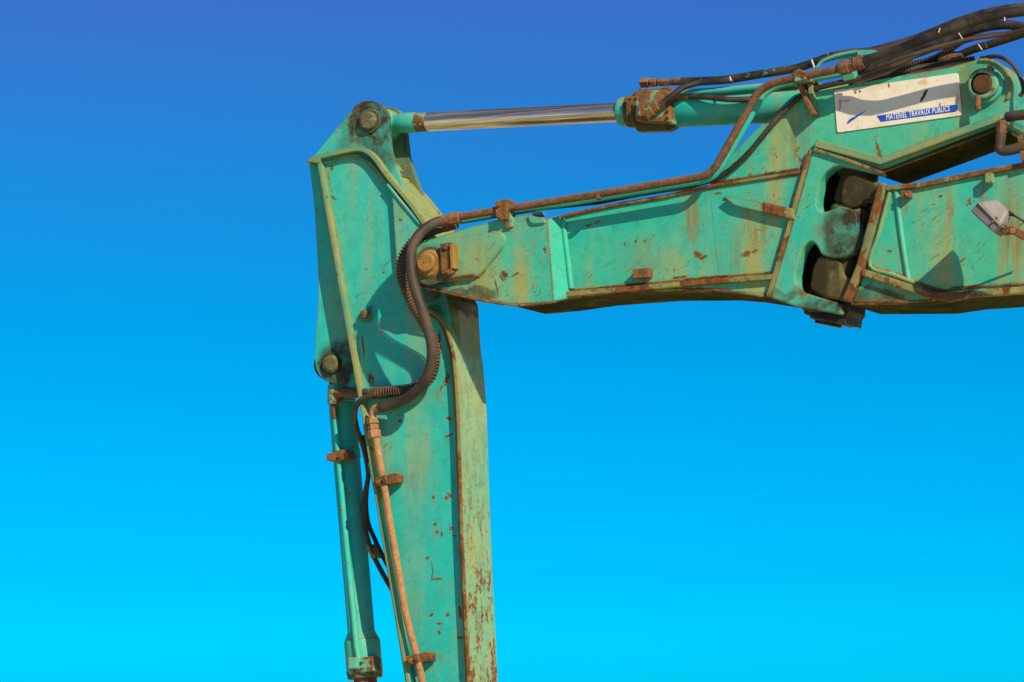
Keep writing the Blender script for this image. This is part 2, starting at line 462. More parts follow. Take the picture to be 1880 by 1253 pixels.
ST_BOOM = [('grime', 800, 525, 60, 22, .95), ('grime', 870, 545, 60, 12, .8), ('run', 900, 470, 70, 60, .35), ('run', 840, 500, 26, 26, 1.), ('run', 1180, 470, 90, 60, .3), ('run', 1410, 385, 30, 30, 1.),
  ('grime', 1572, 430, 28, 58, 1.), ('grime', 1550, 428, 36, 54, .85), ('grime', 1556, 404, 26, 20, 1.), ('grime', 1556, 455, 22, 26, 1.), ('run', 1530, 430, 44, 60, 1.), ('run', 1520, 425, 34, 50, .8), ('grime', 1505, 535, 44, 16, .9), ('run', 1480, 540, 50, 18, .9), ('grime', 1520, 565, 50, 16, 1.), ('grime', 1600, 545, 60, 16, .8), ('run', 1640, 540, 60, 22, .9), ('grime', 1425, 545, 40, 10, .6), ('run', 1450, 440, 16, 60, .8),
  ('grime', 800, 500, 46, 42, .75), ('run', 850, 500, 40, 24, .8), ('run', 1272, 400, 36, 95, .95), ('run', 1385, 420, 46, 60, 1.), ('run', 1345, 470, 42, 90, .6),
  ('run', 1488, 225, 16, 62, 1.), ('run', 1462, 270, 30, 90, .85), ('run', 965, 410, 34, 60, .5), ('run', 880, 520, 50, 34, .6), ('run', 1005, 440, 16, 60, .5),
  ('run', 1700, 130, 60, 14, .6), ('grime', 1803, 158, 46, 44, .35),
  ('run', 1745, 385, 13, 62, 1.), ('run', 1662, 385, 9, 40, 1.), ('run', 1862, 420, 46, 140, .95), ('run', 1808, 360, 14, 60, .8), ('run', 1640, 470, 40, 40, .4),
  ('chip', 942, 512, 9, 11, 30), ('chip', 962, 510, 10, 2.5, 30), ('chip', 928, 530, 2.5, 15, 8), ('chip', 1017, 464, 4, 7, 0),
  ('chip', 1280, 468, 12, 8, -25), ('chip', 1292, 473, 9, 3.5, 25), ('chip', 1370, 466, 12, 6, 10), ('chip', 1385, 462, 9, 3, 20), ('chip', 1250, 509, 14, 3, 4), ('chip', 1238, 511, 9, 3, 10),
  ('chip', 1238, 497, 2, 5, 0), ('chip', 1317, 356, 8, 3, 0), ('chip', 1168, 444, 3.5, 5, 0), ('chip', 1147, 449, 3, 5, 0), ('chip', 1184, 444, 3, 5, 0), ('chip', 1080, 413, 9, 3, 15), ('chip', 1096, 407, 8, 3, 20),
  ('chip', 1613, 275, 4, 24, 16), ('chip', 1770, 480, 8, 3, 35), ('chip', 1728, 363, 5, 2.5, 30), ('chip', 1783, 372, 3.5, 8, 0), ('chip', 1636, 462, 7, 3, 0)]

M_STICK = paint('turquoise_paint_stick', .65, .42, .12, .9, .9, ST_STICK, Y=-.10, scratch=.7)
M_BOOM = paint('turquoise_paint_boom', .95, .5, .15, 1.0, .9, ST_BOOM, Y=-.14, scratch=1., base=((.022, .43, .29), (.07, .43, .25)))
M_EDGE = paint('worn_flange_paint', 1.1, .9, .6, 1.5, 1.0, base=((.10, .32, .17), (.27, .29, .10)), scale=2.2)
M_EDGER = paint('rusted_flange_paint', 1.0, 1.2, 1.2, 2., .8, base=((.14, .22, .09), (.27, .19, .06)), scale=2.5)
M_FACE = paint('chipped_tan_paint', .8, 1.0, .2, 1.4, .6, base=((.15, .38, .20), (.27, .38, .17)), scale=1.6, thr=.575, contour=.9, low=.75)  # tanner base than the side plate, with dense chips
M_HOUS = paint('greasy_dusty_paint', .9, 1.0, .6, 1.0, .4, [('grime', 840, 545, 40, 24, .9)], base=((.16, .24, .11), (.28, .27, .11)), scale=1.6)
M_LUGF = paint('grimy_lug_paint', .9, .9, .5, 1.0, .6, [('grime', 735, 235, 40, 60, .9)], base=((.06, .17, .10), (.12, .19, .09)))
M_CYL = paint('turquoise_cylinder_paint', .45, .7, .35, 1.0, .9)
M_CLEAN = paint('turquoise_fresh_paint', .2, .2, .0, .3, .3)
M_UNDER = paint('grimy_shaded_underside_paint', .12, .7, .4, .6, .2, base=((.022, .034, .014), (.05, .05, .02)), scale=2., spec=0.)  # brown dirt, darkened further so the colour carries the underside's shade
M_RUST = rusty('rust'); M_RUSTT = rusty('rust_with_paint_left', teal=.4)
M_PIPE = rusty('brown_rusty_pipe', (.20, .085, .035), (.10, .045, .022), (.05, .03, .02), .35, (.32, .2, .1), .7)
M_TAN = rusty('tan_rusty_pipe', (.42, .20, .075), (.30, .13, .045), (.17, .07, .03), .5, (.5, .33, .16), .75)
M_PIN = rusty('ochre_pin', (.36, .19, .04), (.24, .11, .025), (.11, .05, .015), .3, (.42, .28, .09), .65)
M_COLL = rusty('chipped_collar', teal=.75)
M_PIND = rusty('dark_rusted_pin', (.11, .04, .014), (.06, .024, .01), (.03, .014, .008), .1, (.16, .09, .04), .8)
M_PING = rusty('greasy_pin', (.15, .12, .05), (.09, .075, .03), (.04, .026, .013), .35, (.2, .22, .09), .7, teal=.25)
M_RUB = rubber('dusty_rubber', (.04, .026, .016), (.11, .07, .038), .8); M_RUBD = rubber('black_rubber', (.016, .012, .008), (.10, .074, .046), .85)
M_RUBT = rubber('paint_flecked_rubber', (.016, .012, .008), (.09, .066, .042), .85, .8)
M_BLACK = paint('black_grease_and_shade', .1, .6, .3, .3, .2, base=((.010, .009, .007), (.028, .024, .014)), spec=.12)  # grease on pins and knuckles; also painted shade inside the hinge
M_GREASET = paint('greasy_paint', .35, .9, .5, .6, .3, base=((.022, .026, .015), (.075, .085, .04)), spec=.3)
M_WHITE = plain('white_plastic', (.52, .49, .42), .5)
M_LAMP = plain('grey_lamp_plastic', (.30, .255, .21), .6, .1, dirt=.6, dirtc=(.3, .22, .14))
M_LAMPD = plain('dark_lamp_rim', (.20, .17, .15), .55, .12, dirt=.4)
M_BLUE = plain('blue_print', (.01, .075, .42), .45, .1, dirt=.25, dirtc=(.1, .2, .45))
M_PRINTW = plain('white_print', (.78, .78, .72), .5, .05)
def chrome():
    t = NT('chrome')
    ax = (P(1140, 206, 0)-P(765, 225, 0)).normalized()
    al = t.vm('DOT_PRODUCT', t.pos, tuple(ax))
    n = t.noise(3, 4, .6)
    st = t.noise(1, 4, .65, stretch=(1.2, 70, 70))            # lengthwise streaks painted in for mirrored surroundings
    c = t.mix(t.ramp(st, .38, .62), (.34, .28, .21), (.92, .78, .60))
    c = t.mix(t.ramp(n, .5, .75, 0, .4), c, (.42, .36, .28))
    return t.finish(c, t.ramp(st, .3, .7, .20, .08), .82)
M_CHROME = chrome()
def cream():
    t = NT('cream_sign')
    wn = t.n('ShaderNodeTexNoise'); wn.inputs['Scale'].default_value = 30; wn.inputs['Detail'].default_value = 5
    t.l(t.pos, wn.inputs['Vector'])
    wv = t.vm('ADD', t.pos, t.vm('MULTIPLY', t.vm('SUBTRACT', wn.outputs[1], (.5, .5, .5)), (.02, .02, .02)))
    col = t.mix(t.ramp(t.noise(9, 6, .65), .4, .75, 0, .6), (.80, .70, .52), (.62, .42, .2))
    col = t.mix(t.ramp(t.noise(28, 6, .7, off=2), .58, .68, 0, .75), col, (.33, .16, .06))
    for (x, y, rx, ry, a, c, k) in [(1697, 176, 20, 4, 55, (.06, .035, .015), 1), (1632, 157, 2, 8, 5, (.2, .1, .03), 1), (1694, 152, 12, 7, 5, (.62, .36, .12), .6),
                              (1543, 192, 3, 16, -4, (.24, .15, .14), .7), (1553, 186, 12, 3, 10, (.28, .2, .2), .6), (1758, 182, 3, 14, 0, (.3, .22, .2), .5), (1570, 170, 4, 3, 0, (.2, .1, .03), 1), (1578, 169, 3, 4, 0, (.2, .1, .03), 1)]:
        col = t.mix(t.math('MULTIPLY', t.ramp(stain(t, wv, x, y, rx, ry, a, -.145), .1, .35), k), col, c)
    return t.finish(col, .45, 0.)
M_CREAM = cream()

# ================================================================== STICK
SY = -.09       # near side plate of the stick
body = [(588, 300), (618, 290), (652, 282), (668, 287), (684, 300), (740, 368), (786, 428), (808, 478), (820, 560), (829, 670), (836, 760),
        (845, 1000), (862, 1290), (750, 1290), (655, 718)]
stick = prism('stick', body, SY, SY, .10, M_STICK, bevel=.003, label='hanging turquoise stick with rust-edged side plate')
def lug_outline():
    return arc(677, 222, 37, 128, 12) + [(714, 246), (718, 279), (728, 309), (743, 350), (762, 384), (790, 420), (760, 420), (690, 320), (664, 292), (600, 300), (567, 298)]
lp = XZ(lug_outline(), SY)
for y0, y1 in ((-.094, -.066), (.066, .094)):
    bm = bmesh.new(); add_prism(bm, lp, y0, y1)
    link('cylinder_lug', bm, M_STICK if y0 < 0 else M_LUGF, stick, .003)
# dark web between the two lugs
prism('lug_web', [(600, 290), (650, 262), (690, 285), (720, 318), (700, 322), (664, 296)], SY, -.07, .07, M_GREASET, stick, .003)
cov = [(562, 296), (573, 288), (617, 277), (655, 270), (674, 275), (690, 289), (713, 321), (752, 368), (785, 415), (812, 462), (824, 520)]
band('cover_plate', cov, -.13, -.13, .13, .018, M_EDGE, stick, smooth=True)
band('rear_flange', [(582, 300), (618, 508), (655, 716), (703, 1003), (752, 1290)][::-1], -.13, -.13, .13, .015, M_EDGE, stick)
band('front_flange', [(780, 562), (802, 575), (820, 598), (832, 632), (838, 672), (844, 760), (852, 1000), (866, 1290)], -.12, -.12, .13, .017, M_FACE, stick, smooth=True)
band('flange_nosing', [(784, 564), (802, 575), (820, 598), (831, 632), (837, 672), (843, 760), (851, 1000), (865, 1290)], -.124, -.127, -.116, .014, M_EDGER, stick, smooth=True)
prism('pivot_housing', [(798, 520), (824, 526), (841, 552), (848, 665), (815, 650), (795, 600)], -.06, -.06, .128, M_HOUS, stick, .006)
prism('pivot_doubler', [(719, 346, 6), (770, 402), (800, 440), (812, 500), (790, 560, 20), (740, 540, 20), (728, 480, 8)], -.115, -.116, -.09, M_STICK, stick, .003)
# weld bead along the cover
tube('weld_bead', [(712, 339), (735, 368), (772, 412)], -.118, 3.6, M_STICK, stick)
tube('weld_bead', [(595, 300), (640, 286), (664, 288), (684, 304), (712, 338)], -.106, 2.0, M_EDGE, stick)
# rear cylinder mount
mount = [(567, 299), (580, 297), (640, 400), (672, 700), (655, 716), (640, 712), (629, 703, 8), (612, 705, 12), (590, 697, 16), (577, 672, 18), (578, 630, 20), (584, 560, 30), (584, 500, 30), (577, 380, 40), (571, 330)]
xz = XZ(rp(mount), -.05)
for y0, y1 in ((-.05, -.028), (.09, .112)):
    bm = bmesh.new(); add_prism(bm, xz, y0, y1)
    link('bucket_cylinder_lug', bm, M_STICK, stick, .003)
prism('tip_cap', [(561, 297), (574, 287), (588, 290), (586, 300)], -.13, -.132, .13, M_EDGE, stick, .003)
weld([(598, 310), (630, 500), (668, 716), (716, 1003), (762, 1280)], SY-.001, 1.8, M_EDGE, stick)
weld([(780, 575), (806, 592), (822, 632), (830, 672), (836, 760), (845, 1000), (858, 1280)], SY-.001, 1.8, M_EDGE, stick)
# pins
r = m(19)
ycyl('lug_pin', 674, 221, -.125, 17.5, .25, M_PING, stick, prof=[(0, m(14)), (.02, m(17)), (1, m(17))])
ycyl('pin_collar', 678, 222, -.105, 23, .02, M_GREASET, stick)
ycyl('pin_centre', 674, 221, -.127, 3, .003, M_RUST, stick)
ycyl('bucket_cylinder_pin', 606, 668, -.075, 15.5, .21, M_PING, stick, prof=[(0, m(12)), (.03, m(15)), (1, m(15))])
ycyl('pin_collar', 608, 668, -.059, 20, .015, M_BLACK, stick)
ycyl('pin_ring', 606, 668, -.069, 17.5, .012, M_PING, stick, seg=11, bevel=.004)
ycyl('grease_plug', 667, 577, -.135, 8, .04, M_PING, stick, prof=[(0, m(6)), (.1, m(8)), (1, m(9))])
ycyl('plug_hole', 665.5, 577, -.137, 3.2, .004, M_RUST, stick)
ycyl('plug_ring', 669, 578, -.112, 11, .015, M_STICK, stick)

# ================================================================== FRONT BOOM
BY = -.14
boom_out = [(1004, 404), (1067, 389), (1140, 374), (1217, 361), (1302, 340), (1338, 290), (1397, 229), (1424, 212), (1470, 179), (1496, 169), (1623, 144), (1740, 125)] \
    + arc(1806, 158, 50, 100, -22, 12) + [(1846, 214), (1838, 226), (1618, 312), (1500, 276), (1478, 345), (1432, 505), (1418, 545), (1360, 536), (1310, 532), (1200, 533), (1080, 542), (1012, 552)]
boom = prism('boom', boom_out, BY, BY, -BY, M_BOOM, bevel=.003, label='turquoise front boom with rust-stained side and flanges')
# open the upper end: the arm cylinder sits between two lug plates -> solid core is cut below instead
# fork plates that hold the stick
fork = [(752, 452), (850, 421), (910, 405), (968, 394), (1004, 402), (1016, 554), (945, 559), (873, 548), (800, 530), (768, 524)] + arc(786, 487, 42, 250, 140, 8)
for (y0, y1, s) in ((-.225, -.19, 0), (.15, .185, -7)):
    bm = bmesh.new()
    add_prism(bm, XZ([(x, y+(s if y > 500 else 0)) for x, y in rp(fork)], -.225), y0, y1)
    link('fork_plate', bm, M_BOOM, boom, .004)
# bent transition from the wide fork to the narrow box
bm = bmesh.new()
A = [P(1003, 402, -.225), P(1015, 553, -.225), P(1049, 546, BY-.002), P(1032, 397, BY-.002)]
B = [v+Vector((0, .03, 0)) for v in A]
va = [bm.verts.new(v) for v in A]; vb = [bm.verts.new(v) for v in B]
bm.faces.new(va); bm.faces.new(vb[::-1])
for i in range(4): bm.faces.new((va[i], vb[i], vb[(i+1) % 4], va[(i+1) % 4]))
link('bent_plate', bm, M_BOOM, boom, .003)
tube('weld_bar', [(1033, 402, -.145), (1041, 466, -.145), (1049, 531, -.145)], 0, 5.2, M_BOOM, boom, 4)
prism('fork_doubler', [(752, 455), (770, 446), (836, 437), (905, 427, 10), (928, 432, 16), (924, 452, 10), (878, 507, 4), (815, 519), (775, 520)], -.245, -.245, -.22, M_BOOM, boom, .006)
tube('weld_bead', [(905, 428), (920, 430), (927, 441), (922, 453), (900, 482), (879, 507), (850, 513)], -.23, 2.6, M_EDGE, boom)
# fork cross web, closing the box under and over the fork
prism('cross_web', [(900, 412), (1010, 404), (1016, 548), (945, 553), (890, 540)], -.19, -.192, .152, M_UNDER, boom, .004)
band('top_flange', [(1001, 402), (1067, 386), (1140, 371), (1217, 358), (1304, 339), (1385, 326), (1474, 312)], -.152, -.152, .152, .013, M_EDGER, boom)
band('lower_flange', [(997, 540), (1053, 534), (1160, 525), (1285, 513), (1420, 503)], -.165, -.165, BY+.01, .022, M_EDGER, boom)
prism('tab', [(968, 396), (998, 401), (1000, 410), (975, 412, 6)], -.235, -.237, -.22, M_BOOM, boom, .003)
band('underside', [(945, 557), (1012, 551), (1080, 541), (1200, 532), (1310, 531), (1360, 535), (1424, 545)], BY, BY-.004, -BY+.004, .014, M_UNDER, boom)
tube('crease_weld', [(1303, 345), (1311, 420), (1320, 505)], BY+.0015, .9, M_BOOM, boom, 2)
weld([(1010, 406), (1067, 392), (1140, 377), (1217, 364), (1304, 345), (1385, 332), (1468, 319)], BY-.001, 1.8, M_EDGER, boom)
weld([(1054, 532), (1160, 523), (1285, 511), (1415, 501)], BY-.001, 2.0, M_EDGER, boom)
weld([(1310, 336), (1385, 323), (1466, 310)], BY-.001, 1.8, M_EDGER, boom)
weld([(1486, 284), (1468, 345), (1444, 424), (1424, 496)], BY-.001, 3.0, M_EDGER, boom)
weld([(1330, 364), (1385, 379), (1446, 399)], BY-.001, 2.2, M_EDGER, boom)
weld([(1500, 266), (1616, 298), (1720, 260), (1830, 219)], BY-.001, 1.6, M_EDGE, boom)
weld([(1022, 552), (1080, 543), (1200, 534), (1310, 533), (1412, 545)], BY-.001, 2.2, M_EDGER, boom)
weld([(775, 527), (800, 533), (873, 550), (945, 561), (1010, 556)], -.227, 1.8, M_EDGER, boom)
# side rail stub
prism('side_rail', [(1330, 363, 4), (1346, 361, 4), (1400, 372), (1401, 390), (1350, 378, 6)], -.168, -.17, BY+.01, M_BOOM, boom, .008)
prism('side_rail', [(1399, 371), (1456, 383), (1458, 404), (1430, 398), (1400, 391)], -.170, -.173, BY+.01, M_EDGER, boom, .008)
# stop block and its pad
obox('stop_block', P(1181, 503, -.155), (Vector((1, 0, .02)), Vector((0, 1, 0)), Vector((-.02, 0, 1))), (m(31), .05, m(17)), M_RUST, boom, .003)
# upper lug flange and lower cover of the upper boom
band('lug_flange', [(1494, 270), (1616, 303), (1725, 263), (1838, 222)][::-1], -.165, -.165, .165, .030, M_EDGE, boom, .004)
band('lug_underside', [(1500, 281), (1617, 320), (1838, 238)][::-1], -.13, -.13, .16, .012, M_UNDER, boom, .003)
band('lug_rim', arc(1806, 158, 51, 100, -30, 14), -.15, -.15, BY+.01, .01, M_EDGE, boom, .002)
# upper-end pin
ycyl('pin_boss', 1808, 156, -.165, 31, .05, M_CLEAN, boom)
ycyl('pin_collar', 1803, 153, -.197, 27, .05, M_COLL, boom, prof=[(0, m(24)), (.12, m(27)), (1, m(27))])
ycyl('lug_pin', 1802, 154, -.205, 18, .42, M_PIND, boom, prof=[(0, m(15)), (.012, m(17.5)), (1, m(17.5))])
ycyl('pin_groove', 1802, 154, -.197, 20.5, .01, M_BLACK, boom)
bolt(1816, 126, -.2, 6, M_RUST, boom, .03)
tube('grease_nipple', [(1796, 176, -.19), (1795, 190, -.19), (1796, 202, -.19)], 0, 5.5, M_RUST, boom, 3)
# far lug plate behind
# pivot pin of the stick, with lock plate
ycyl('stick_pivot_pin', 780, 482, -.285, 18, .49, M_PIN, boom, prof=[(0, m(16)), (.01, m(18)), (1, m(18))])
ycyl('pin_collar', 786, 484, -.265, 27, .03, M_PIN, boom, prof=[(0, m(22)), (.5, m(27)), (1, m(29))])
ycyl('pin_boss', 790, 488, -.252, 36, .03, M_GREASET, boom)
ycyl('pin_centre', 777, 482, -.286, 1.6, .003, M_BLACK, boom)
ux = (P(841, 500, -.2)-P(838, 446, -.2)).normalized()
lk = obox('lock_plate', P(822, 475, -.262), (Vector((ux.z, 0, -ux.x)), Vector((0, 1, 0)), ux), (m(24), .03, m(56)), M_RUST, boom, .004)
obox('lock_plate', P(834, 472, -.266), (Vector((ux.z, 0, -ux.x)), Vector((0, 1, 0)), ux), (m(7), .05, m(46)), M_PIN, boom, .003)
for x, y in ((818, 453), (825, 499)): bolt(x, y, -.288, 5.5, M_RUST, boom, .02)
tube('lock_weld', [(820, 512), (845, 508), (872, 505)], -.247, 3.2, M_RUST, boom)

# ---- hinge that swings the front boom sideways
hx0, hx1 = (1590, 262), (1520, 598)
HA, HB = P(*hx0, -.055), P(*hx1, -.055)
def hinge_at(t): return HA.lerp(HB, t)
hb = [(1493, 271), (1618, 314, 4), (1616, 322), (1534, 303, 14), (1508, 325, 12), (1499, 372, 14), (1504, 392, 10), (1520, 388, 8), (1543, 378, 10), (1572, 386, 12), (1577, 425), (1560, 473, 12), (1527, 474),
      (1507, 467, 6), (1501, 452, 8), (1489, 441, 10), (1474, 455, 12), (1459, 510, 12), (1467, 534, 10), (1500, 545), (1545, 558), (1545, 578), (1470, 566), (1414, 547), (1428, 500), (1452, 420), (1476, 335)]
prism('hinge_bracket', hb, -.155, -.158, -.08, M_BOOM, boom, .012)
prism('bracket_back', [(1488, 300), (1520, 300), (1500, 390), (1525, 400), (1505, 460), (1480, 470), (1462, 540), (1430, 540)], -.10, .02, .14, M_BLACK, boom, .004)  # black fill behind the bracket windows, their dark put into its colour
prism('bracket_dark_fill', [(1484, 300), (1506, 306), (1480, 400), (1458, 480), (1452, 545), (1420, 545), (1440, 480)], -.12, -.12, .15, M_BLACK, boom, .004)  # black filler painting the dark of the empty bracket interior
band('bracket_rim', [(1491, 276), (1474, 336), (1450, 421), (1427, 500), (1413, 547)], -.164, -.164, -.12, .018, M_EDGER, boom, .004)
band('bracket_rim', [(1494, 271), (1556, 291), (1619, 314)], -.172, -.172, -.13, .014, M_EDGER, boom, .003)
M_KNUCK = paint('greasy_knuckle_paint', .4, 1.0, .5, .6, .3, [('grime', 1575, 440, 40, 70, 1.), ('grime', 1545, 470, 40, 24, .9)], base=((.05, .10, .055), (.10, .12, .05)), Y=-.15)
M_KNUCK2 = paint('grease_shade_steel', .3, .9, .45, .6, .3, [('grime', 1570, 345, 34, 40, .95), ('grime', 1525, 500, 30, 40, .9)], base=((.02, .02, .011), (.06, .052, .024)), Y=-.12, spec=.1)  # spot at the upper knuckle paints grease together with shadow
def knuckle(t0, t1, rpx, mat, parent, name='hinge_knuckle', seg=30):
    a, b = hinge_at(t0), hinge_at(t1)
    n = 16
    prof = [(0, m(rpx*.88)), (.05, m(rpx*.98))] + [(.1+.8*i/n, m(rpx)) for i in range(n+1)] + [(.95, m(rpx*.98)), (1, m(rpx*.88))]
    bm = bmesh.new(); add_lathe(bm, a, b, prof, 40)
    for v in bm.verts:                                   # caked grease and rough casting
        k = noise.noise(v.co*14)+.6*noise.noise(v.co*41)
        v.co += (v.co-(a+b)/2).normalized()*k*.005
    return link(name, bm, mat, parent, 0, True)
knuckle(.355, .60, 37, M_KNUCK, boom)
knuckle(.88, .985, 36, M_BLACK, boom)
lathe('hinge_pin', HA, HB, [(0, m(24)), (1, m(24))], M_BLACK, boom)
a, b = hinge_at(.955), hinge_at(.985)
for (x, y) in ((1500, 578), (1515, 590)): 
    obox('hinge_bolt', P(x, y, -.1), (Vector((1, 0, -.2)), Vector((0, 1, 0)), Vector((.2, 0, 1))), (m(17), .03, m(9)), M_BLACK, boom, .002)
prism('hinge_foot', [(1472, 560), (1500, 556), (1560, 556), (1560, 572), (1554, 580), (1552, 596), (1543, 592), (1530, 594), (1528, 588), (1505, 584), (1476, 577)], -.12, -.12, .06, M_BLACK, boom, .005)
prism('hinge_foot_cap', [(1466, 548), (1500, 552), (1520, 558), (1518, 574), (1490, 573), (1470, 568)], -.15, -.152, -.08, M_KNUCK2, boom, .006)

# ================================================================== MAIN BOOM (towards the cab)
MY = -.16
mb = [(1628, 345), (1690, 341), (1775, 322), (2200, 246), (2200, 515), (1760, 546), (1706, 554), (1564, 556), (1592, 492)]
main = prism('main_boom', mb, MY, MY, -MY, M_BOOM, bevel=.004, label='rust-streaked main boom section behind the grey lamp')
band('top_flange', [(1626, 341), (1690, 335), (1775, 317), (2200, 239)], -.178, -.178, .178, .02, M_EDGER, main)
band('side_flange', [(1584, 493), (1668, 521), (1715, 537, ), (1740, 540), (1780, 533), (2200, 503)], -.19, -.19, MY+.01, .028, M_EDGER, main, .005)
band('end_flange', [(1628, 338), (1606, 420), (1586, 494), (1560, 556)], -.18, -.18, -.05, .036, M_EDGER, main, .006)
tube('weld_bar', [(1645, 350), (1655, 430), (1668, 516)], MY-.001, 4.5, M_BOOM, main, 4)
tube('weld_bead', [(1634, 352), (1613, 430), (1597, 488), (1640, 505), (1680, 520)], MY-.004, 4, M_EDGE, main, 4)
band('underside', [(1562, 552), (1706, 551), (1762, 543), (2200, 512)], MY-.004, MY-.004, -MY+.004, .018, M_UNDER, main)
weld([(1636, 347), (1690, 343), (1775, 325), (2100, 266)], MY-.001, 2.0, M_EDGER, main)
weld([(1600, 489), (1668, 513), (1715, 531), (1742, 534), (1785, 527), (2100, 505)], MY-.001, 2.6, M_EDGER, main)
weld([(1570, 553), (1640, 555), (1706, 553), (1762, 545), (2100, 522)], MY-.001, 2.2, M_EDGER, main)
# hinge leaf with its slot
leaf = [(1624, 340), (1568, 318), (1548, 330, 8), (1543, 372, 8), (1560, 384, 6), (1576, 380, 8), (1586, 366, 10), (1604, 366, 12), (1608, 392, 10), (1572, 500, 10), (1560, 513, 12), (1546, 503, 10), (1545, 482, 8),
        (1530, 470, 8), (1505, 468, 10), (1492, 490, 10), (1486, 530, 8), (1512, 548), (1562, 556), (1592, 494)]
M_LEAF = paint('grease_shade_casting', .35, 1.1, .55, .7, .3, [('grime', 1562, 345, 26, 40, 1.), ('grime', 1575, 320, 44, 16, 1.), ('grime', 1500, 500, 18, 36, 1.), ('grime', 1530, 480, 22, 12, .7)], base=((.02, .024, .012), (.075, .062, .028)), Y=-.145, spec=.12, scale=2.)  # spots on the upper lobe hold grease and painted shadow
prism('hinge_leaf', leaf, -.142, -.145, -.05, M_LEAF, main, .012)
knuckle(.13, .345, 34, M_KNUCK2, main)
knuckle(.605, .86, 36, M_KNUCK2, main)
prism('hinge_dark_backing', [(1530, 312), (1622, 345), (1600, 470), (1566, 556), (1490, 545), (1500, 430)], .1, .1, .14, M_BLACK, main, .004)  # added black sheet that keeps sky out and makes the slot read dark
obox('bolt_block', P(1665, 358, -.18), (Vector((1, 0, 0)), Vector((0, 1, 0)), Vector((0, 0, 1))), (m(16), .04, m(12)), M_RUST, main)
ycyl('bolt', 1663, 357, -.205, 3, .01, M_PIN, main, 6)
obox('hanger', P(1817, 328, -.185), (Vector((1, 0, 0)), Vector((0, 1, 0)), Vector((0, 0, 1))), (m(12), .04, m(18)), M_EDGE, main)

# ================================================================== ARM CYLINDER (between the lugs, mid plane)
def AC(x): return P(x, 228.5-(x-696)*.0505, 0)
def acl(name, prof, mat, parent, seg=36, smooth=True, bevel=0, label=None):
    a, b = AC(prof[0][0]), AC(prof[-1][0]); d = (b-a).length
    return lathe(name, a, b, [((AC(x)-a).length/d, m(r_)) for x, r_ in prof], mat, parent, seg, smooth, bevel, label)
cyl = acl('arm_cylinder', [(1234, 31), (1240, 33), (1330, 33), (1800, 33)], M_CYL, ROOT, label='turquoise hydraulic cylinder lying along the boom top')
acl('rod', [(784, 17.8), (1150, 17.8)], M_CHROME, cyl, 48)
acl('rod_end', [(722, 15), (733, 17), (737, 19.5), (765, 19)], M_CLEAN, cyl)
acl('rod_ring', [(763, 18.2), (786, 18.2)], M_RUSTT, cyl)
acl('gland_nose', [(1138, 24), (1141, 26.5), (1156, 27)], M_CYL, cyl, 28)
acl('gland', [(1154, 30), (1170, 31), (1171, 36), (1176, 40), (1230, 41), (1240, 37), (1246, 33)], M_GREASET, cyl, 14, False, .003)
a = AC(698)
lathe('rod_eye', a+Vector((0, -.07, 0)), a+Vector((0, .07, 0)), [(0, m(30)), (.05, m(32)), (.95, m(32)), (1, m(30))], M_CYL, cyl)
prism('bolt_plate', [(1150, 178), (1171, 177), (1172, 212), (1150, 213)], -.085, -.09, -.05, M_RUST, cyl, .003)
for x, y in ((1156, 182), (1166, 182), (1156, 207), (1166, 207), (1160, 194)): bolt(x, y, -.094, 2.4, M_BLACK, cyl, .008)
prism('port_block', [(1168, 186), (1194, 166), (1224, 166), (1230, 184), (1230, 225), (1167, 223)], -.11, -.115, -.03, M_RUSTT, cyl, .004)
prism('port_cover', [(1172, 192), (1194, 172), (1220, 176), (1216, 200), (1190, 216), (1172, 214)], -.118, -.126, -.1, M_RUSTT, cyl, .003)
for x, y in ((1224, 217), (1224, 205)): bolt(x, y, -.122, 2.6, M_BLACK, cyl, .01)
prism('port_riser', [(1166, 172), (1180, 164), (1232, 160), (1236, 178), (1168, 186)], -.06, -.07, .04, M_RUST, cyl, .004)
nut('port_fitting', P(1176, 152.5, -.03), P(1192, 152, -.03), m(9.5), M_RUST, cyl, 4)
nut('port_fitting', P(1194, 152, -.03), P(1206, 151.5, -.03), m(8), M_RUST, cyl)
nut('port_fitting', P(1208, 151.5, -.03), P(1229, 151, -.03), m(7.5), M_RUST, cyl)
lathe('port_fitting', P(1229, 151, -.03), P(1254, 150, -.03), [(0, m(5.5)), (.3, m(6.8)), (1, m(6.8))], M_PIPE, cyl, 14)
lathe('port_fitting', P(1240, 176, -.075), P(1268, 177.5, -.075), [(0, m(7.5)), (.4, m(7.5)), (.42, m(5.5)), (1, m(5.2))], M_RUST, cyl, 8, False)
nut('port_fitting', P(1188, 214, -.14), P(1200, 204, -.145), m(9), M_RUST, cyl)
lathe('port_fitting', P(1199, 205, -.145), P(1218, 189, -.15), [(0, m(6)), (.5, m(6.5)), (.55, m(5.5)), (1, m(6))], M_RUST, cyl, 12)
tube('feed_pipe', [(1236, 172), (1330, 166), (1470, 152)], -.07, 6, M_CYL, cyl)

